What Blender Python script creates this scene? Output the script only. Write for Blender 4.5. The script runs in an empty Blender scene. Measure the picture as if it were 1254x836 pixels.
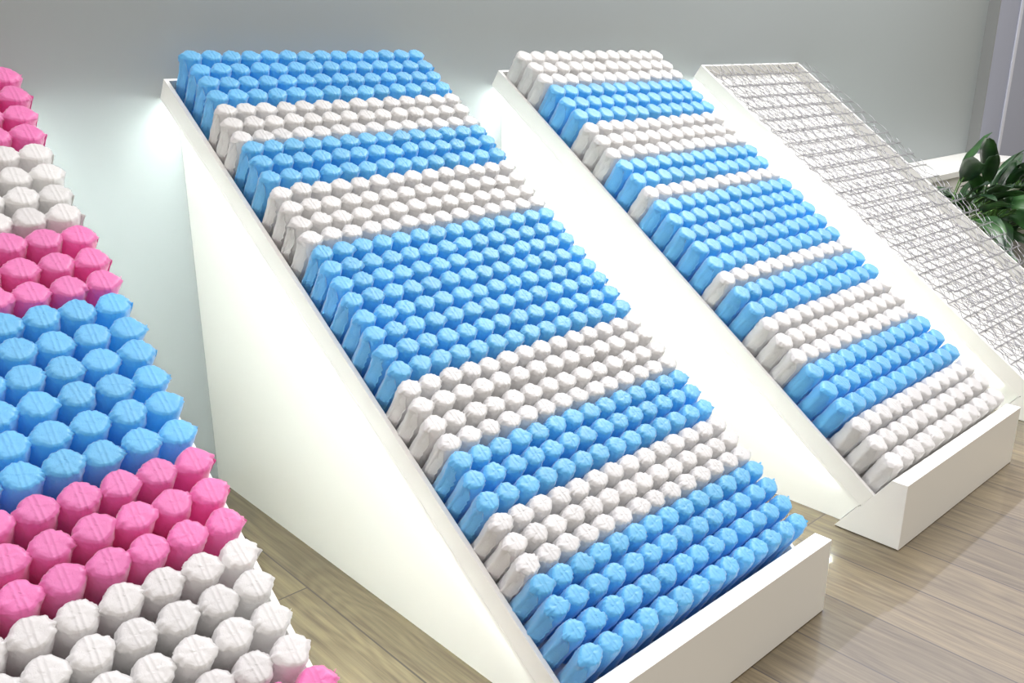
import bpy, bmesh, math, random
from mathutils import Vector, Matrix

random.seed(11)
PI = math.pi
scene = bpy.context.scene
COL = scene.collection

# ------------------------------------------------------------------ camera
CX, CY, CZ = -2.48810, -2.80663, 1.46092
YAW, PITCH, ROLL = 0.747460, -0.319933, 0.00138
FPX = 1106.674
fw = Vector((math.sin(YAW)*math.cos(PITCH), math.cos(YAW)*math.cos(PITCH), math.sin(PITCH)))
rt = Vector((math.cos(YAW), -math.sin(YAW), 0)); up = rt.cross(fw)
r2 = rt*math.cos(ROLL)+up*math.sin(ROLL); u2 = -rt*math.sin(ROLL)+up*math.cos(ROLL)
cam_data = bpy.data.cameras.new('camera'); cam = bpy.data.objects.new('camera', cam_data); COL.objects.link(cam)
cam.matrix_world = Matrix(((r2.x, u2.x, -fw.x, CX), (r2.y, u2.y, -fw.y, CY), (r2.z, u2.z, -fw.z, CZ), (0, 0, 0, 1)))
cam_data.sensor_fit = 'HORIZONTAL'; cam_data.sensor_width = 36; cam_data.lens = FPX/1254*36
cam_data.clip_start = .02; cam_data.clip_end = 200
scene.camera = cam

# ------------------------------------------------------------------ view / world
vs = scene.view_settings
vs.view_transform = 'Standard'; vs.look = 'None'; vs.gamma = 1; vs.use_curve_mapping = False
vs.exposure = 0.13
LED_POWER = 41.0
world = bpy.data.worlds.new('hall_light'); scene.world = world; world.use_nodes = True
wn = world.node_tree.nodes; wl = world.node_tree.links; wn.clear()
wo = wn.new('ShaderNodeOutputWorld'); wb = wn.new('ShaderNodeBackground')
wt = wn.new('ShaderNodeTexCoord'); wsx = wn.new('ShaderNodeSeparateXYZ'); wr = wn.new('ShaderNodeValToRGB')
wmap = wn.new('ShaderNodeMapRange'); wmap.inputs['From Min'].default_value = -1; wmap.inputs['From Max'].default_value = 1
wl.new(wt.outputs['Generated'], wsx.inputs[0])
# the hall behind the booth wall is brighter than the aisle in front of it
wy = wn.new('ShaderNodeMapRange'); wy.inputs['From Min'].default_value = -.6; wy.inputs['From Max'].default_value = .5
wy.inputs['To Min'].default_value = 1.0; wy.inputs['To Max'].default_value = 2.1
wl.new(wsx.outputs['Y'], wy.inputs['Value']); wl.new(wy.outputs[0], wb.inputs['Strength']); wl.new(wsx.outputs['Z'], wmap.inputs['Value'])
wtint = wn.new('ShaderNodeMix'); wtint.data_type = 'RGBA'          # warm aisle side, neutral hall side
wtint.inputs['A'].default_value = (1.05, 1.0, .88, 1); wtint.inputs['B'].default_value = (1.0, .97, 1.02, 1)
wmul = wn.new('ShaderNodeMix'); wmul.data_type = 'RGBA'; wmul.blend_type = 'MULTIPLY'; wmul.inputs['Factor'].default_value = 1
wty = wn.new('ShaderNodeMapRange'); wty.inputs['From Min'].default_value = -.5; wty.inputs['From Max'].default_value = .2
wl.new(wsx.outputs['Y'], wty.inputs['Value']); wl.new(wty.outputs[0], wtint.inputs['Factor'])
wl.new(wmap.outputs[0], wr.inputs[0]); wl.new(wr.outputs[0], wmul.inputs['A']); wl.new(wtint.outputs['Result'], wmul.inputs['B']); wl.new(wmul.outputs['Result'], wb.inputs[0]); wl.new(wb.outputs[0], wo.inputs[0])
e = wr.color_ramp.elements
e[0].position = 0.45; e[0].color = (.30, .28, .25, 1)
e[1].position = 1.0; e[1].color = (1.0, .985, 1.03, 1)
m_ = e.new(.55); m_.color = (.36, .345, .325, 1)
m_ = e.new(.78); m_.color = (.80, .78, .80, 1)
def area(name, loc, target, sx, sy, power, color):
    l = bpy.data.lights.new(name, 'AREA'); l.shape = 'RECTANGLE'; l.size = sx; l.size_y = sy
    l.energy = power; l.color = color
    o = bpy.data.objects.new(name, l); COL.objects.link(o); o.location = loc
    o.rotation_euler = (Vector(target)-Vector(loc)).to_track_quat('-Z', 'Y').to_euler()
    return o
area('ceiling_light_panel', (1.0, -1.7, 3.9), (1.0, -1.1, 0.4), 7.5, 1.6, 62, (1, .99, 1))
area('added_highlight_panel', (3.1, -.9, 4.8), (-.2, -.9, .7), 3.0, 2.2, 210, (1, 1, 1))  # added unseen lamp, aimed to give the spring caps a pale highlight

# ------------------------------------------------------------------ helpers
def mk(name, verts, faces, mat, parent=None, smooth=False, bevel=0, loc=None, rot=None):
    me = bpy.data.meshes.new(name); me.from_pydata([tuple(v) for v in verts], [], faces); me.update()
    bm = bmesh.new(); bm.from_mesh(me); bmesh.ops.recalc_face_normals(bm, faces=bm.faces)
    bm.to_mesh(me); bm.free()
    if smooth:
        me.polygons.foreach_set('use_smooth', [True]*len(me.polygons))
    me.materials.append(mat)
    o = bpy.data.objects.new(name, me); COL.objects.link(o)
    if parent: o.parent = parent
    if loc: o.location = loc
    if rot: o.rotation_euler = rot
    if bevel:
        b = o.modifiers.new('bevel', 'BEVEL'); b.width = bevel; b.segments = 2; b.limit_method = 'ANGLE'
    return o
def linkcopy(name, me, parent, loc=(0, 0, 0), rot=(0, 0, 0), scl=(1, 1, 1)):
    o = bpy.data.objects.new(name, me); COL.objects.link(o); o.parent = parent
    o.location = loc; o.rotation_euler = rot; o.scale = scl
    return o
def empty(name, loc, rot=(0, 0, 0)):
    o = bpy.data.objects.new(name, None); COL.objects.link(o); o.location = loc; o.rotation_euler = rot
    o.empty_display_size = .05
    return o
def tag(o, label=None, cat=None, group=None, kind=None):
    if label: o['label'] = label
    if cat: o['category'] = cat
    if group: o['group'] = group
    if kind: o['kind'] = kind
    return o
def prism(poly, x0, x1):
    """poly of (y,z) extruded along x"""
    n = len(poly)
    v = [(x0, y, z) for y, z in poly]+[(x1, y, z) for y, z in poly]
    f = [list(range(n)), list(range(2*n-1, n-1, -1))]+[[i, (i+1) % n, n+(i+1) % n, n+i] for i in range(n)]
    return v, f
def box(x0, x1, y0, y1, z0, z1):
    return prism([(y0, z0), (y1, z0), (y1, z1), (y0, z1)], x0, x1)
def join(parts):
    V, F = [], []
    for v, f in parts:
        b = len(V); V += list(v); F += [[b+i for i in q] for q in f]
    return V, F
def tube(pts, r, sides=5):
    V, F = [], []; n = len(pts); pts = [Vector(q) for q in pts]; prev = None
    for i, q in enumerate(pts):
        t = (pts[min(i+1, n-1)]-pts[max(i-1, 0)]).normalized()
        if prev is None:
            a = t.orthogonal().normalized()
        else:
            a = (prev-t*prev.dot(t)).normalized()
        prev = a; b = t.cross(a)
        for k in range(sides):
            w = 2*PI*k/sides; V.append(tuple(q+(a*math.cos(w)+b*math.sin(w))*r))
    for i in range(n-1):
        for k in range(sides):
            F.append([i*sides+k, i*sides+(k+1) % sides, (i+1)*sides+(k+1) % sides, (i+1)*sides+k])
    F.append(list(range(sides))[::-1]); F.append([(n-1)*sides+k for k in range(sides)])
    return V, F

# ------------------------------------------------------------------ materials
def base_mat(name, col, rough=.5, metal=0, spec=.5):
    m = bpy.data.materials.new(name); m.use_nodes = True
    b = m.node_tree.nodes['Principled BSDF']
    b.inputs['Base Color'].default_value = (*col, 1); b.inputs['Roughness'].default_value = rough
    b.inputs['Metallic'].default_value = metal; b.inputs['Specular IOR Level'].default_value = spec
    return m, m.node_tree.nodes, m.node_tree.links, b
def paint(name, col, rough=.45, bump=.02, scale=90):
    m, n, l, b = base_mat(name, col, rough)
    tc = n.new('ShaderNodeTexCoord'); no = n.new('ShaderNodeTexNoise'); no.inputs['Scale'].default_value = scale
    bu = n.new('ShaderNodeBump'); bu.inputs['Strength'].default_value = bump; bu.inputs['Distance'].default_value = .002
    l.new(tc.outputs['Object'], no.inputs['Vector']); l.new(no.outputs['Fac'], bu.inputs['Height']); l.new(bu.outputs[0], b.inputs['Normal'])
    return m
def fabric(name, col, trans=.22):
    m, n, l, b = base_mat(name, col, .55, 0, .5)
    b.inputs['Sheen Weight'].default_value = .9; b.inputs['Coat Weight'].default_value = 1.0; b.inputs['Coat Roughness'].default_value = .38; b.inputs['Sheen Roughness'].default_value = .45
    oi = n.new('ShaderNodeObjectInfo'); tc = n.new('ShaderNodeTexCoord')
    # slight batch-to-batch variation of the cloth
    mr = n.new('ShaderNodeMapRange'); mr.inputs['To Min'].default_value = .94; mr.inputs['To Max'].default_value = 1.05
    hs = n.new('ShaderNodeHueSaturation'); hs.inputs['Color'].default_value = (*col, 1)
    l.new(oi.outputs['Random'], mr.inputs['Value']); l.new(mr.outputs[0], hs.inputs['Value'])
    l.new(hs.outputs[0], b.inputs['Base Color'])
    # embossed dots of the nonwoven cloth plus soft creases
    vo = n.new('ShaderNodeTexVoronoi'); vo.inputs['Scale'].default_value = 700
    no = n.new('ShaderNodeTexNoise'); no.inputs['Scale'].default_value = 85; no.inputs['Detail'].default_value = 3; no.inputs['Distortion'].default_value = 1.2
    l.new(tc.outputs['Object'], vo.inputs['Vector']); l.new(tc.outputs['Object'], no.inputs['Vector'])
    b1 = n.new('ShaderNodeBump'); b1.inputs['Strength'].default_value = .12; b1.inputs['Distance'].default_value = .0004
    b2 = n.new('ShaderNodeBump'); b2.inputs['Strength'].default_value = .55; b2.inputs['Distance'].default_value = .0025
    l.new(vo.outputs['Distance'], b1.inputs['Height']); l.new(no.outputs['Fac'], b2.inputs['Height'])
    b3 = n.new('ShaderNodeBump'); b3.inputs['Strength'].default_value = .75; b3.inputs['Distance'].default_value = .0016
    sp = n.new('ShaderNodeSeparateXYZ'); l.new(tc.outputs['Object'], sp.inputs[0])
    def mth(op, a, bb=None):
        q = n.new('ShaderNodeMath'); q.operation = op
        for i_, v_ in enumerate((a, bb)):
            if v_ is None: continue
            if isinstance(v_, (int, float)): q.inputs[i_].default_value = v_
            else: l.new(v_, q.inputs[i_])
        return q.outputs[0]
    wob = mth('MULTIPLY', mth('SUBTRACT', no.outputs['Fac'], .5), .004)
    d_ = mth('SUBTRACT', mth('ABSOLUTE', mth('ADD', sp.outputs['X'], wob)), .0052)
    pl = mth('EXPONENT', mth('MULTIPLY', mth('MULTIPLY', d_, d_), -1/(.0028**2)))
    pl = mth('MULTIPLY', pl, mth('GREATER_THAN', sp.outputs['Z'], .157))
    l.new(pl, b3.inputs['Height']); l.new(b1.outputs[0], b3.inputs['Normal'])
    l.new(b3.outputs[0], b2.inputs['Normal']); l.new(b2.outputs[0], b.inputs['Normal'])
    tr = n.new('ShaderNodeBsdfTranslucent'); l.new(hs.outputs[0], tr.inputs['Color']); l.new(b2.outputs[0], tr.inputs['Normal'])
    mx = n.new('ShaderNodeMixShader'); mx.inputs[0].default_value = trans
    l.new(b.outputs[0], mx.inputs[1]); l.new(tr.outputs[0], mx.inputs[2]); l.new(mx.outputs[0], n['Material Output'].inputs[0])
    return m
M = {}
M['rack'] = paint('white_lacquer', (.87, .87, .84), .32)
M['wall'] = paint('grey_wall_paint', (.315, .35, .36), .55, .03, 60)
M['wall_side'] = paint('blue_grey_wall_paint', (.34, .37, .47), .5, .03, 60)
M['trim'] = paint('pale_trim', (.62, .65, .75), .4)
M['side_shade'] = paint('dark_grey_side_shade', (.24, .25, .25), .5)  # darker grey carries the shade of the wall's side face
M['blue'] = fabric('light_blue_cloth', (.17, .645, .985), .42)
M['pink'] = fabric('pink_cloth', (.92, .22, .58), .38)
M['white'] = fabric('white_cloth', (.85, .845, .84), .35)
M['steel'] = base_mat('spring_steel_wire', (.34, .34, .36), .35, .85)[0]
M['pot'] = paint('white_planter', (.8, .8, .78), .4)
M['soil'] = paint('potting_soil', (.05, .035, .025), .9, .5, 40)
M['spathe'] = paint('white_flower', (.82, .83, .74), .5)
m, n, l, b = base_mat('led_tube', (1, 1, 1)); b.inputs['Emission Color'].default_value = (.93, 1.0, .95, 1); b.inputs['Emission Strength'].default_value = LED_POWER
M['led'] = m
# leaf
m, n, l, b = base_mat('glossy_dark_leaf', (.03, .11, .03), .32, 0, .5)
oi = n.new('ShaderNodeTexCoord'); no = n.new('ShaderNodeTexNoise'); no.inputs['Scale'].default_value = 6
cr = n.new('ShaderNodeValToRGB'); cr.color_ramp.elements[0].position = .35; cr.color_ramp.elements[0].color = (.006, .028, .012, 1)
cr.color_ramp.elements[1].position = .7; cr.color_ramp.elements[1].color = (.035, .11, .025, 1)
l.new(oi.outputs['Object'], no.inputs['Vector']); l.new(no.outputs['Fac'], cr.inputs[0]); l.new(cr.outputs[0], b.inputs['Base Color'])
M['leaf'] = m
M['leaf_light'] = base_mat('young_leaf', (.25, .42, .08), .4)[0]
M['stem'] = base_mat('green_stem', (.10, .22, .05), .5)[0]
# floor
m, n, l, b = base_mat('oak_laminate', (.4, .3, .2), .35, 0, .4)
b.inputs['Coat Weight'].default_value = .85; b.inputs['Coat Roughness'].default_value = .03
tc = n.new('ShaderNodeTexCoord'); sx = n.new('ShaderNodeSeparateXYZ'); cb = n.new('ShaderNodeCombineXYZ')
l.new(tc.outputs['Object'], sx.inputs[0])
ax = n.new('ShaderNodeMath'); ax.operation = 'ADD'; ax.inputs[1].default_value = .16+.209*40
ay = n.new('ShaderNodeMath'); ay.operation = 'ADD'; ay.inputs[1].default_value = .80+2.1*20
l.new(sx.outputs['X'], ax.inputs[0]); l.new(sx.outputs['Y'], ay.inputs[0]); l.new(ay.outputs[0], cb.inputs['X']); l.new(ax.outputs[0], cb.inputs['Y'])
br = n.new('ShaderNodeTexBrick'); br.offset = .37; br.inputs['Scale'].default_value = 1
br.inputs['Brick Width'].default_value = 2.1; br.inputs['Row Height'].default_value = .209
br.inputs['Mortar Size'].default_value = .0026; br.inputs['Mortar Smooth'].default_value = .2; br.inputs['Bias'].default_value = 0
br.inputs['Color1'].default_value = (0, 0, 0, 1); br.inputs['Color2'].default_value = (1, 1, 1, 1); br.inputs['Mortar'].default_value = (.5, .5, .5, 1)
l.new(cb.outputs[0], br.inputs['Vector'])
# grain coordinates shifted per plank
off = n.new('ShaderNodeVectorMath'); off.operation = 'MULTIPLY_ADD'; off.inputs[1].default_value = (7.3, 3.1, 5.7)
l.new(br.outputs['Color'], off.inputs[0]); l.new(cb.outputs[0], off.inputs[2])
def stretched(sx_, sy_):
    v = n.new('ShaderNodeVectorMath'); v.operation = 'MULTIPLY'; v.inputs[1].default_value = (sx_, sy_, 1)
    l.new(off.outputs[0], v.inputs[0]); return v.outputs[0]
nf = n.new('ShaderNodeTexNoise'); nf.inputs['Scale'].default_value = 1; nf.inputs['Detail'].default_value = 8; nf.inputs['Roughness'].default_value = .65
l.new(stretched(3.0, 75), nf.inputs['Vector'])
nc = n.new('ShaderNodeTexNoise'); nc.inputs['Scale'].default_value = 1; nc.inputs['Detail'].default_value = 2
l.new(stretched(1.0, 5), nc.inputs['Vector'])
# cathedral rings: contour lines of the coarse noise
rg = n.new('ShaderNodeMath'); rg.operation = 'MULTIPLY'; rg.inputs[1].default_value = 110
l.new(nc.outputs['Fac'], rg.inputs[0])
sn = n.new('ShaderNodeMath'); sn.operation = 'SINE'; l.new(rg.outputs[0], sn.inputs[0])
s2 = n.new('ShaderNodeMath'); s2.operation = 'MULTIPLY_ADD'; s2.inputs[1].default_value = .05; l.new(sn.outputs[0], s2.inputs[0]); l.new(nf.outputs['Fac'], s2.inputs[2])
cr = n.new('ShaderNodeValToRGB'); cr.color_ramp.elements[0].position = .28; cr.color_ramp.elements[0].color = (.072, .052, .026, 1)
cr.color_ramp.elements[1].position = .72; cr.color_ramp.elements[1].color = (.205, .16, .088, 1)
l.new(s2.outputs[0], cr.inputs[0])
pm = n.new('ShaderNodeMapRange'); pm.inputs['To Min'].default_value = .82; pm.inputs['To Max'].default_value = 1.18
sr = n.new('ShaderNodeSeparateColor'); l.new(br.outputs['Color'], sr.inputs[0]); l.new(sr.outputs[0], pm.inputs['Value'])
hs = n.new('ShaderNodeHueSaturation'); l.new(cr.outputs[0], hs.inputs['Color']); l.new(pm.outputs[0], hs.inputs['Value'])
mx = n.new('ShaderNodeMix'); mx.data_type = 'RGBA'; mx.inputs['B'].default_value = (.035, .025, .02, 1)
l.new(br.outputs['Fac'], mx.inputs['Factor']); l.new(hs.outputs[0], mx.inputs['A']); l.new(mx.outputs['Result'], b.inputs['Base Color'])
bu = n.new('ShaderNodeBump'); bu.inputs['Strength'].default_value = .08; bu.inputs['Distance'].default_value = .001
l.new(nf.outputs['Fac'], bu.inputs['Height']); l.new(bu.outputs[0], b.inputs['Normal'])
M['floor'] = m

# ------------------------------------------------------------------ the room
WALL_H = 3.36
tag(mk('floor', *box(-7, 9, -9, .2, -.1, 0), M['floor']), kind='structure')
tag(mk('wall_back', *box(-7, 4.877, 0, .2, 0, WALL_H), M['wall']), kind='structure')
tag(mk('wall_right', *box(4.877, 9, -.08, .2, 0, WALL_H), M['wall_side']), kind='structure')
tag(mk('wall_right_side_shade', *box(4.868, 4.8768, -.082, .0, 0, WALL_H), M['side_shade']), kind='structure')  # added thin sheet, shade on the side of wall_right put into its colour
tag(mk('trim_1', *box(5.26, 5.31, -.092, -.08, 0, WALL_H), M['trim'], bevel=.003), kind='structure')

# ------------------------------------------------------------------ display racks
TH, H0, RD, L, LN, LH, LW, EIN, W = .615775, 1.29704, .0712, 2.08306, 2.08824, .08455, .04846, .0488, .9
c_, s_ = math.cos(TH), math.sin(TH)
U = Vector((-c_, -s_)); N_ = Vector((-s_, c_))
def yz(t, s):
    q = Vector((0, H0))+U*t+N_*s
    return (q.x, q.y)
RX = {1: -1.34454-1.34, 2: -1.34454, 3: 0.0, 4: 1.33582}
RLABEL = {1: ('white slanted display rack holding pink, white and blue spring rows at left edge', 'leftmost'),
          2: ('white slanted display rack with bands of blue and white spring rows, nearest whole rack', ''),
          3: ('white slanted display rack topped with three white spring rows, behind the nearest whole rack', ''),
          4: ('white slanted display rack filled with bare wire springs, beside the plants', '')}
def make_rack(i):
    x0 = RX[i]
    r = empty('display_rack', (x0, 0, 0)); tag(r, RLABEL[i][0], 'display rack', 'white slanted display racks')
    T2 = yz(0, 0); K = yz(L, 0); Nn = yz(LN, RD); LB = yz(LN, RD+LH)
    LF = (LB[0]-LW, LB[1]); BF = (LF[0], 0.002); kk = K[1]/N_.y; BB = (K[0]-N_.x*kk, 0.002)
    # plinth stands on the floor against the wall
    mk('plinth', *prism([(-.002, H0-.006), (-.002, 0.0), (BB[0]+.004, 0.0), (BB[0]+.004, .003), yz(L-.003, -.002)], EIN, W-EIN), M['rack'], r)
    mk('tray_panel', *prism([yz(0, 0), yz(L, 0), yz(L, .012), yz(0, .012)], 0.0, W), M['rack'], r)
    for a, b_ in ((0, .013), (W-.013, W)):
        mk('side_rail', *prism([yz(0, .0121), yz(0, RD), yz(LN, RD), yz(LN, .0121)], a, b_), M['rack'], r, bevel=.001)
    mk('top_rail', *prism([yz(0, .0121), yz(0, RD), yz(.01, RD), yz(.01, .0121)], .0131, W-.0131), M['rack'], r, bevel=.001)
    mk('front_board', *prism([K, yz(LN, .012), Nn, LB, LF, BF, BB], 0.0, W), M['rack'], r, bevel=.0012)
    for a in (EIN-.016, W-EIN+.004):
        mk('led_strip', *prism([yz(.03, -.001), yz(L-.10, -.001), yz(L-.10, -.006), yz(.03, -.006)], a, a+.012), M['led'], r)
    return r
for i in (2, 3, 4, 1):
    make_rack(i)

# ------------------------------------------------------------------ pocket springs
def noise1(seed, n=5, lo=2, hi=9):
    rr = random.Random(seed)
    T = [(rr.randint(lo, hi), rr.uniform(0, 2*PI), rr.uniform(.3, 1)) for _ in range(n)]
    tot = sum(a for _, _, a in T)
    return lambda w: sum(a*math.sin(k*w+p) for k, p, a in T)/tot
def pocket_mesh(name, rx, ry, pitch, h, seed, mat, coil):
    bry = ry*1.11; ridge = .0016 if mat is M['white'] else .0010
    rr = random.Random(seed); NS = 52
    n1 = noise1(seed+1, 5, 5, 14); n2 = noise1(seed+2, 4, 2, 5); n3 = noise1(seed+3, 5, 9, 20); n4 = noise1(seed+4, 4, 2, 6)
    ear = [rr.uniform(.5, 1.25), rr.uniform(.5, 1.25)]; eary = [rr.uniform(-.35, .35), rr.uniform(-.35, .35)]
    dr = [rr.uniform(.003, .009), rr.uniform(.003, .009)]; half = pitch/2
    twist = rr.uniform(-.12, .12)
    def cusp(w, sg):
        a = abs((w+PI) % (2*PI)-PI); b = abs((w) % (2*PI)-PI)
        return math.exp(-(a/sg)**2), math.exp(-(b/sg)**2)
    V, F = [], []
    levels = [0, .04, .1, .2, .32, .44, .56, .68, .78, .86, .91, .95, .975, .99]
    for li, v in enumerate(levels):
        z0 = v*(h-.004)
        sg = .24+.50*max(0, (v-.78)/.22)**1.3
        for k in range(NS):
            w = 2*PI*k/NS; g0, g1 = cusp(w, sg); g = g0+g1
            taper = .98+.02*min(1, v*1.6)-.02*math.exp(-((v-.5)/.25)**2)
            sh = max(0, (v-.86)/.14)**1.5
            X = rx*math.cos(w)*taper; Y = (bry+(ry-bry)*sh)*math.sin(w)*taper
            ext = half+.0012+.0035*max(0, (v-.85)/.15)-rx*taper
            e_ = ear[0]*g0+ear[1]*g1
            X += math.copysign(1, math.cos(w))*ext*min(1.15, max(g, 0)*(1 if v < .9 else e_))
            # gathered cloth towards the top corners
            top = max(0, (v-.72)/.28)
            Y += (g0*eary[0]+g1*eary[1])*ry*.8*top
            Y *= 1-.35*g*(1-abs(math.cos(w))*.2)*top*.5
            q = n1(w+v*1.3)*.0011*(.5+top)+n3(w*1+v*5)*.0012*(.3+g*1.8+top)+n2(w+v*7)*.0011
            q += ridge*math.sin(2*PI*(z0+.004*math.sin(w))/coil+w)*(1-g)*(1-top*.7)
            X += q*math.cos(w); Y += q*math.sin(w)
            droop = g0*dr[0]+g1*dr[1]
            z = z0-droop*top**2+n4(w)*.0012*top
            V.append((X, Y, z))
    for i in range(len(levels)-1):
        for k in range(NS):
            F.append([i*NS+k, i*NS+(k+1) % NS, (i+1)*NS+(k+1) % NS, (i+1)*NS+k])
    last = len(levels)-1
    rim = V[last*NS:(last+1)*NS]
    rhos = [.985, .955, .92, .87, .82, .74, .62, .48, .33, .17]
    ca, sa = math.cos(twist), math.sin(twist)
    for j, rho in enumerate(rhos):
        for k in range(NS):
            w = 2*PI*k/NS; g0, g1 = cusp(w, .42)
            x = rim[k][0]*rho; y = rim[k][1]*rho
            zr = rim[k][2]
            bl = min(1, (1-rho)/.30); bl = bl*bl*(3-2*bl)
            z = zr*(1-bl)+(h-.001)*bl
            z += .0032*(1-math.exp(-(1-rho)/.013))*(1-.2*bl)        # rounded shoulder
            z += .0011*math.exp(-((rho-.86)/.05)**2)*(1-g0-g1)      # coil wire pressing through
            z -= .0007*math.exp(-((rho-.74)/.05)**2)*(1-g0-g1)
            xr = x*ca+y*sa
            z += n3(w)*.0008*(g0+g1)*(1-bl)*2+n4(w+rho)*.0006
            V.append((x, y, z))
    b0 = last*NS
    for j in range(len(rhos)):
        for k in range(NS):
            F.append([b0+j*NS+k, b0+j*NS+(k+1) % NS, b0+(j+1)*NS+(k+1) % NS, b0+(j+1)*NS+k])
    c = len(V); V.append((0, 0, h+.0015)); bb = b0+len(rhos)*NS
    for k in range(NS):
        F.append([bb+k, bb+(k+1) % NS, c])
    F.append(list(range(NS))[::-1])
    me = bpy.data.meshes.new(name); me.from_pydata(V, [], F); me.update()
    me.polygons.foreach_set('use_smooth', [True]*len(me.polygons)); me.materials.append(mat)
    return me
def flap_left_mesh(name, rx, ry, pitch, h, seed, mat):
    """cloth tail folded forward round the first pocket of a row"""
    rr = random.Random(seed); jag = noise1(seed, 5, 2, 9); V, F = [], []; NA, NZ = 9, 16
    reach = rr.uniform(50, 66)
    for lay in (0, 1):
        for j in range(NZ+1):
            v = j/NZ; z = .002+v*(h-.012)
            rc = math.radians(reach+jag(v*6)*9-26*max(0, v-.8)/.2*rr.uniform(.7, 1))
            for i in range(NA+1):
                a = PI-.12+(rc+.12)*i/NA; q = i/NA
                off = .0012+.0045*q*q+.0008*jag(v*9+q*3)+(.0008 if lay else 0)
                off *= (1-.4*max(0, v-.85)/.15)
                V.append(((rx*.95+off)*math.cos(a)-(half_ext(rx, pitch)*max(0, 1-q*3)), (ry*.95+off)*math.sin(a), z+.001*jag(q*4)))
    n_ = (NA+1)*(NZ+1)
    for j in range(NZ):
        for i in range(NA):
            a = j*(NA+1)+i; F.append([a, a+1, a+NA+2, a+NA+1]); F.append([n_+a, n_+a+NA+1, n_+a+NA+2, n_+a+1])
    def strip(ids):
        for a, b_ in zip(ids[:-1], ids[1:]): F.append([a, b_, n_+b_, n_+a])
    strip([j*(NA+1)+NA for j in range(NZ+1)]); strip([j*(NA+1) for j in range(NZ+1)]); strip(list(range(NA+1))); strip([NZ*(NA+1)+i for i in range(NA+1)])
    me = bpy.data.meshes.new(name); me.from_pydata(V, [], F); me.update()
    me.polygons.foreach_set('use_smooth', [True]*len(me.polygons)); me.materials.append(mat); return me
def half_ext(rx, pitch): return max(0, pitch/2-rx)*.6
def flap_right_mesh(name, rx, ry, pitch, h, seed, mat):
    """pinched tail sticking out past the last pocket of a row"""
    rr = random.Random(seed); jag = noise1(seed, 5, 2, 8); V, F = [], []; NA, NZ = 6, 16
    sway = rr.uniform(-.010, .006); out = rr.uniform(.007, .015); lift = rr.uniform(-.004, .004)
    for lay in (0, 1):
        for j in range(NZ+1):
            v = j/NZ
            for i in range(NA+1):
                q = i/NA; wd = out*(.35+.65*max(0, (v-.6)/.4))
                x = rx*.93+q*wd; y = sway*q*q*2+.002*jag(v*5+q)*q+(.0008 if lay else 0)
                V.append((x, y, .004+v*(h-.013)+q*lift*v+.0015*jag(q*3+v*3)))
    n_ = (NA+1)*(NZ+1)
    for j in range(NZ):
        for i in range(NA):
            a = j*(NA+1)+i; F.append([a, a+1, a+NA+2, a+NA+1]); F.append([n_+a, n_+a+NA+1, n_+a+NA+2, n_+a+1])
    def strip(ids):
        for a, b_ in zip(ids[:-1], ids[1:]): F.append([a, b_, n_+b_, n_+a])
    strip([j*(NA+1)+NA for j in range(NZ+1)]); strip(list(range(NA+1))); strip([NZ*(NA+1)+i for i in range(NA+1)])
    me = bpy.data.meshes.new(name); me.from_pydata(V, [], F); me.update()
    me.polygons.foreach_set('use_smooth', [True]*len(me.polygons)); me.materials.append(mat); return me

SPEC = {'small': dict(rx=.0285, ry=.0250, pitch=.0632), 'large': dict(rx=.0338, ry=.0312, pitch=.0728)}
HP = .168
POOL = {}
def pool(kind, colr):
    key = (kind, colr)
    if key not in POOL:
        sp = SPEC[kind]; sd = hash_seed(kind, colr)
        coil = .022 if kind == 'small' else .027
        POOL[key] = dict(
            pocket=[pocket_mesh('spring_pocket', sp['rx'], sp['ry'], sp['pitch'], HP, sd+17*k, M[colr], coil) for k in range(9)],
            left=[flap_left_mesh('end_flap', sp['rx'], sp['ry'], sp['pitch'], HP, sd+501+k, M[colr]) for k in range(4)],
            right=[flap_right_mesh('end_flap', sp['rx'], sp['ry'], sp['pitch'], HP, sd+601+k, M[colr]) for k in range(4)])
    return POOL[key]
def hash_seed(a, b): return sum(ord(ch)*(i+3) for i, ch in enumerate(a+b))
ORD = ['top', 'second', 'third', 'fourth', 'fifth', 'sixth', 'seventh', 'eighth']
WORD = {'blue': 'light blue', 'white': 'white', 'pink': 'pink'}
def bands_to_labels(bands, rack_word, cut_last=False):
    counts = {}; tot = {}
    for colr, n_ in bands: tot[colr] = tot.get(colr, 0)+1
    out = []
    bo = ['first', 'second', 'third', 'fourth', 'fifth', 'sixth']
    for colr, n_ in bands:
        k = counts.get(colr, 0); counts[colr] = k+1
        which = 'only' if tot[colr] == 1 else bo[k]
        for j in range(n_):
            if n_ == 1: place = f'forming {which} {colr} band down' if which != 'only' else f'forming only {colr} band'
            elif j == n_-1: place = f'bottom row of {which} {colr} band'+('' if which == 'only' else ' down')
            else: place = f'{ORD[j]} row of {which} {colr} band'+('' if which == 'only' else ' down')
            out.append((colr, f'row of {colr} pocket springs on {rack_word} rack, {place}'))
    return out
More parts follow.
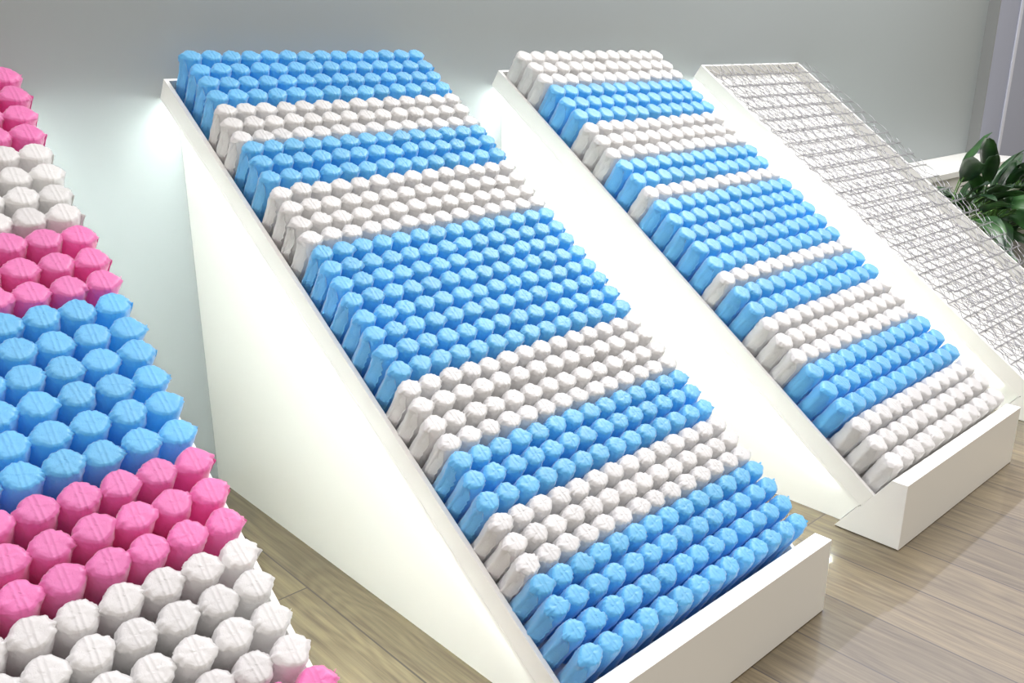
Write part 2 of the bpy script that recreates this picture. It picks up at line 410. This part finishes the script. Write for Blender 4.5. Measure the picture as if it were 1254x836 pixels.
def make_row(rack, kind, colr, label, t, xf, xl, ncol, seed):
    sp = SPEC[kind]; rr = random.Random(seed); P = pool(kind, colr)
    y, z = yz(t, .0125)
    row = empty('pocket_spring_row', (RX[rack], y, z), (TH, 0, 0))
    tag(row, label, 'spring row', f'pocket spring rows on {RWORD[rack]} rack')
    prev = -1; lean = rr.gauss(0, .008)-(.085 if t > 2.03 else .035 if t > 1.96 else 0)
    for j in range(ncol):
        x = xf+(xl-xf)*j/(ncol-1)
        k = rr.randrange(9)
        if k == prev: k = (k+1) % 9
        prev = k
        x += 0 if j in (0, ncol-1) else rr.gauss(0, .0009)
        flip = rr.random() < .5
        tilt = (x-W/2)*.03+rr.gauss(0, .006)
        zs = 1+rr.gauss(0, .008)
        # the top sits at x, the foot a little inwards
        linkcopy('spring_pocket', P['pocket'][k], row, (x-math.sin(tilt)*HP, lean*HP, 0), ((lean+rr.gauss(0, .004))*(-1 if flip else 1), tilt*(-1 if flip else 1), (PI if flip else 0)+rr.gauss(0, .05)), (1, 1, zs))
        if j == 0:
            linkcopy('end_flap', P['left'][rr.randrange(4)], row, (x-math.sin(tilt)*HP, lean*HP, 0), (lean, tilt, 0))
        if j == ncol-1:
            linkcopy('end_flap', P['right'][rr.randrange(4)], row, (x-math.sin(tilt)*HP, lean*HP, 0), (lean, tilt, 0))
    return row
RWORD = {1: 'leftmost', 2: 'nearest whole', 3: 'second whole'}
T2L = [(.037, .055), (.098, .055), (.158, .054), (.22, .053), (.283, .047), (.34, .044), (.399, .042), (.446, .054), (.504, .054), (.566, .046), (.627, .048), (.686, .046), (.743, .046), (.8, .047), (.855, .052), (.912, .046), (.968, .047), (1.025, .045), (1.084, .047), (1.14, .043), (1.199, .045), (1.258, .047), (1.315, .042), (1.369, .043), (1.427, .042), (1.482, .048), (1.536, .044), (1.591, .046), (1.649, .044), (1.708, .041), (1.762, .044), (1.815, .041), (1.868, .041), (1.924, .041), (1.983, .042), (2.042, .042)]
T3L = [(.055, .044), (.127, .048), (.197, .046), (.266, .052), (.339, .052), (.411, .054), (.486, .054), (.558, .051), (.628, .048), (.697, .052), (.769, .056), (.842, .055), (.910, .050), (.980, .052), (1.051, .052), (1.122, .053), (1.196, .056), (1.266, .050), (1.336, .053), (1.408, .058), (1.479, .056), (1.550, .049), (1.618, .050), (1.686, .058), (1.758, .058), (1.831, .056), (1.904, .054), (1.975, .052), (2.044, .052)]
T1L = [(.105, .873), (.180, .872), (.255, .861), (.327, .856), (.402, .850), (.476, .852), (.546, .846), (.614, .842), (.684, .850), (.760, .850), (.828, .849), (.900, .845), (.971, .848), (1.040, .842), (1.110, .842), (1.182, .841), (1.254, .839), (1.329, .841), (1.404, .840), (1.477, .838), (1.548, .834), (1.618, .832), (1.688, .832), (1.759, .836), (1.830, .850), (1.902, .846), (1.974, .842), (2.044, .842)]
B2 = [('blue', 4), ('white', 3), ('blue', 3), ('white', 4), ('blue', 8), ('white', 4), ('blue', 3), ('white', 3), ('blue', 4)]
B3 = [('white', 3), ('blue', 3), ('white', 3), ('blue', 2), ('white', 1), ('blue', 5), ('white', 1), ('blue', 2), ('white', 3), ('blue', 3), ('white', 3)]
B1 = [('pink', 4), ('white', 4), ('pink', 3), ('blue', 6), ('pink', 3), ('white', 4), ('pink', 4)]
for i, ((colr, lab), (t, x)) in enumerate(zip(bands_to_labels(B2, RWORD[2]), T2L)):
    make_row(2, 'small', colr, lab, t, x, .874-.024*i/35, 14, 2000+i)
for i, ((colr, lab), (t, x)) in enumerate(zip(bands_to_labels(B3, RWORD[3]), T3L)):
    make_row(3, 'large', colr, lab, t, x, .853, 12, 3000+i)
for i, ((colr, lab), (t, x)) in enumerate(zip(bands_to_labels(B1, RWORD[1]), T1L)):
    make_row(1, 'large', colr, lab, t, x-.0728*11, x, 12, 1000+i)

# ------------------------------------------------------------------ bare wire spring unit on the fourth rack
def coil_pts(h, r_top, r_mid, turns, ys=1.1, phase=0):
    P = []; n_ = int(turns*18)
    for k in range(n_+1):
        v = k/n_; a = phase+2*PI*turns*v
        # first and last turn lie flat, the waist is narrow
        z = h*min(1, max(0, (v*turns-.8)/(turns-1.6)))
        q = abs(2*v-1); r = r_mid+(r_top-r_mid)*q**1.3
        if v*turns < .8 or v*turns > turns-.8: r = r_top
        P.append((r*math.cos(a), r*math.sin(a)*ys, z))
    return P
y, z = yz(0, .0135)
unit = empty('wire_spring_unit', (RX[4], y, z), (TH, 0, 0))
tag(unit, 'bare steel wire spring core with linked hourglass coils lying in the farthest white rack', 'spring core')
WR = .0014
NX, NT = 11, 23
TP = .0885; TS = .058
def htop(t): return .066+.034*t/1.4
def xcol(i): return .060+.0762*i, .062+.0872*i           # foot and top of column i
cells = []
for j in range(NT):
    for i in range(NX):
        x = xcol(i)[1]; t = TS+TP*j
        yv, zv = yz(t, .1)
        P = Vector((RX[4]+x, yv, zv)); d = P-Vector((CX, CY, CZ)); zz = d.dot(fw)
        px = 627+FPX*d.dot(r2)/zz; py = 418-FPX*d.dot(u2)/zz
        cells.append((0 if px < 1262 else 1, zz, i, j))
cells.sort(); near = {(i, j) for _, _, i, j in cells[:100]}
rest = []
wr = random.Random(5)
for j in range(NT):
    for i in range(NX):
        xb, xt = xcol(i); t = TS+TP*j+wr.gauss(0, .0012); dx = wr.gauss(0, .001)
        ph = wr.choice([0, PI])+wr.gauss(0, .15); h = htop(t)
        P = [(a*(.9+.13*c/h)+dx+xb+(xt-xb)*c/h, b_, c+WR) for a, b_, c in coil_pts(h, .0385, .022, 4, 1.1, ph)]
        v, f = tube(P, WR, 5)
        if (i, j) in near:
            me = bpy.data.meshes.new('coil_spring'); me.from_pydata([(a-xb, b_, c) for a, b_, c in v], [], f); me.update()
            me.polygons.foreach_set('use_smooth', [True]*len(me.polygons)); me.materials.append(M['steel'])
            linkcopy('coil_spring', me, unit, (xb, -t, 0))
        else:
            rest.append(([(a, b_-t, c) for a, b_, c in v], f))
tag(mk('coil_springs', *join(rest), M['steel'], unit, smooth=True), kind='stuff')
def helix_mesh(n_turn, xa, xb):
    P = []; n_ = n_turn*7
    for k in range(n_+1):
        a = 2*PI*k/7; P.append((xa+(xb-xa)*k/n_, .0028*math.cos(a), .0028*math.sin(a)))
    v, f = tube(P, .0009, 4)
    me = bpy.data.meshes.new('helical_wire'); me.from_pydata(v, [], f); me.update()
    me.polygons.foreach_set('use_smooth', [True]*len(me.polygons)); me.materials.append(M['steel']); return me
hm = helix_mesh(96, .020, .972); hb = helix_mesh(90, .020, .870)
for j in range(NT-1):
    t = TS+TP*(j+.5)
    linkcopy('helical_wire', hm, unit, (0, -t, htop(t)+.001), (0, 0, wr.gauss(0, .002)))
    linkcopy('helical_wire', hb, unit, (0, -t, .0045))

# ------------------------------------------------------------------ bench and plants at the right
bench = empty('wall_bench', (3.75, -.2, 0)); tag(bench, 'low white boxy bench against the wall behind the dark green plants', 'bench')
mk('bench_top', *box(-1.1, 1.115, -.21, .198, .62, .66), M['rack'], bench, bevel=.002)
mk('bench_body', *box(-1.09, 1.105, -.195, .197, 0, .62), M['rack'], bench)

def leaf_geo(base, az, el, ln, wd, bend, roll, stalk=.35):
    """one lance-shaped leaf on a stalk: returns blade (V,F) and stalk (V,F)"""
    pts = []; pos = Vector(base); e_ = el; n_ = 16; st = ln*stalk
    d0 = Vector((math.cos(az), math.sin(az), 0))
    for k in range(n_+1):
        pts.append(pos.copy()); v = k/n_
        e_ = el-bend*v**1.6
        pos += (d0*math.cos(e_)+Vector((0, 0, 1))*math.sin(e_))*((ln+st)/n_)
    i0 = int(n_*stalk/(1+stalk)); side0 = Vector((-math.sin(az), math.cos(az), 0))
    V, F = [], []; m_ = n_-i0
    for k in range(m_+1):
        v = k/m_; p_ = pts[i0+k]; q = pts[min(i0+k+1, n_)]-pts[max(i0+k-1, 0)]; q.normalize()
        nrm = side0.cross(q).normalized(); sd = (side0*math.cos(roll)+nrm*math.sin(roll)); nr = q.cross(sd)
        w = wd*.5*max(.002, v**.62*(1-v)**.95/.361)
        fold = .28+.08*math.sin(v*9)
        for s__, dz in ((-1, fold), (-.5, fold*.35), (0, 0), (.5, fold*.35), (1, fold)):
            V.append(tuple(p_+sd*(w*s__)+nr*(-w*dz)*-1+nr*.004*math.sin(v*14+s__*2)*abs(s__)))
    top = len(V)
    V += [tuple(Vector(a)-Vector((0, 0, .0012))) for a in V]
    for k in range(m_):
        for c in range(4):
            a = k*5+c; F.append([a, a+1, a+6, a+5]); F.append([top+a, top+a+5, top+a+6, top+a+1])
        F.append([k*5, k*5+5, top+k*5+5, top+k*5]); F.append([k*5+4, top+k*5+4, top+k*5+9, k*5+9])
    return (V, F), tube([tuple(a) for a in pts[:i0+2]], .0035, 5)
def plant(loc, seed, nleaf, size, label, flowers, pot_h=.36, lights=1, spread=1.0, extra=()):
    rr = random.Random(seed)
    r = empty('potted_plant', loc); tag(r, label, 'plant', 'leafy green plants by the wall bench')
    prof = [(.085, 0), (.105, .02), (.13, pot_h-.03), (.14, pot_h-.03), (.14, pot_h), (.122, pot_h), (.118, pot_h-.04)]
    V, F = [], []; S = 28
    for a, zz in prof:
        V += [(a*math.cos(2*PI*k/S), a*math.sin(2*PI*k/S), zz) for k in range(S)]
    for i in range(len(prof)-1):
        F += [[i*S+k, i*S+(k+1) % S, (i+1)*S+(k+1) % S, (i+1)*S+k] for k in range(S)]
    F.append(list(range(S))[::-1]); mk('pot', V, F, M['pot'], r, smooth=True)
    mk('soil', [(.119*math.cos(2*PI*k/S), .119*math.sin(2*PI*k/S), pot_h-.035) for k in range(S)]+[(0, 0, pot_h-.02)], [[k, (k+1) % S, S] for k in range(S)], M['soil'], r)
    blades, stalks, young = [], [], []
    for k in range(nleaf):
        az = k*2.399+rr.uniform(-.3, .3); f_ = k/nleaf
        el = 1.45-1.0*f_*spread+rr.uniform(-.12, .12); ln = size*rr.uniform(.75, 1.1)
        if math.sin(az) > 0: ln *= .5; el = max(el, 1.1)
        b_, s__ = leaf_geo((.03*math.cos(az), .03*math.sin(az), pot_h-.04), az, el, ln, ln*rr.uniform(.24, .33), rr.uniform(.9, 1.9), rr.uniform(-.7, .7), rr.uniform(.9, 1.5))
        blades.append(b_); stalks.append(s__)
    for (az, el, ln, wd, bend, roll) in extra:
        b_, s__ = leaf_geo((0, 0, pot_h-.04), az, el, ln, wd, bend, roll, .9); blades.append(b_); stalks.append(s__)
    for k in range(lights):
        az = -1.2+k*1.3
        b_, s__ = leaf_geo((0, 0, pot_h-.04), az, .75, size*.9, size*.25, 1.0, .1, .7); young.append(b_); stalks.append(s__)
    mk('foliage', *join(blades), M['leaf'], r, smooth=True)
    mk('stalks', *join(stalks), M['stem'], r, smooth=True)
    for b_ in young:
        o = mk('young_leaf', *b_, M['leaf_light'], r, smooth=True); o['label'] = 'bright yellow-green leaf'
    for (az, hh, out) in flowers:
        p0 = Vector((0, 0, pot_h-.04)); p1 = Vector((out*math.cos(az), out*math.sin(az), hh))
        pts = [tuple(p0.lerp(p1, v)+Vector((0, 0, .05*math.sin(PI*v)))) for v in [k/8 for k in range(9)]]
        st = mk('flower_stem', *tube(pts, .003, 5), M['stem'], r, smooth=True)
        V, F = [], []
        for lay in (0, 1):
            for i in range(9):
                v = i/8; w = .030*math.sin(PI*min(1, v**.8+.02))**.8+.0006
                for c in (-1, -.4, .4, 1):
                    q = Vector(p1)+Vector((math.cos(az)*.11*v, math.sin(az)*.11*v, .075*v))
                    q += Vector((-math.sin(az), math.cos(az), 0))*w*c+Vector((-math.cos(az), -math.sin(az), .6))*(w*.5*abs(c))
                    V.append(tuple(q+Vector((0, 0, -.0015*lay))))
        nn_ = 36
        for i in range(8):
            for c in range(3):
                a = i*4+c; F.append([a, a+1, a+5, a+4]); F.append([nn_+a, nn_+a+4, nn_+a+5, nn_+a+1])
            F.append([i*4, i*4+4, nn_+i*4+4, nn_+i*4]); F.append([i*4+3, nn_+i*4+3, nn_+i*4+7, i*4+7])
        fl = mk('flower', V, F, M['spathe'], st, smooth=True)
    return r
plant((3.24, -.76, 0), 3, 100, .37, 'large dark green leafy plant with white flowers in front of the white bench', [(-2.2, .62, .22), (-1.2, .52, .26), (.2, .60, .30), (-2.8, .42, .30)], lights=1)
plant((3.84, -.83, 0), 8, 95, .38, 'dark green leafy plant nearest the right edge of the photo', [(-2.4, .66, .2), (-.5, .6, .25)], lights=1)
plant((2.84, -.70, 0), 21, 46, .33, 'smaller green plant showing a few leaves behind the wire spring rack', [(-2.0, .50, .16), (2.6, .55, .12)], lights=0)
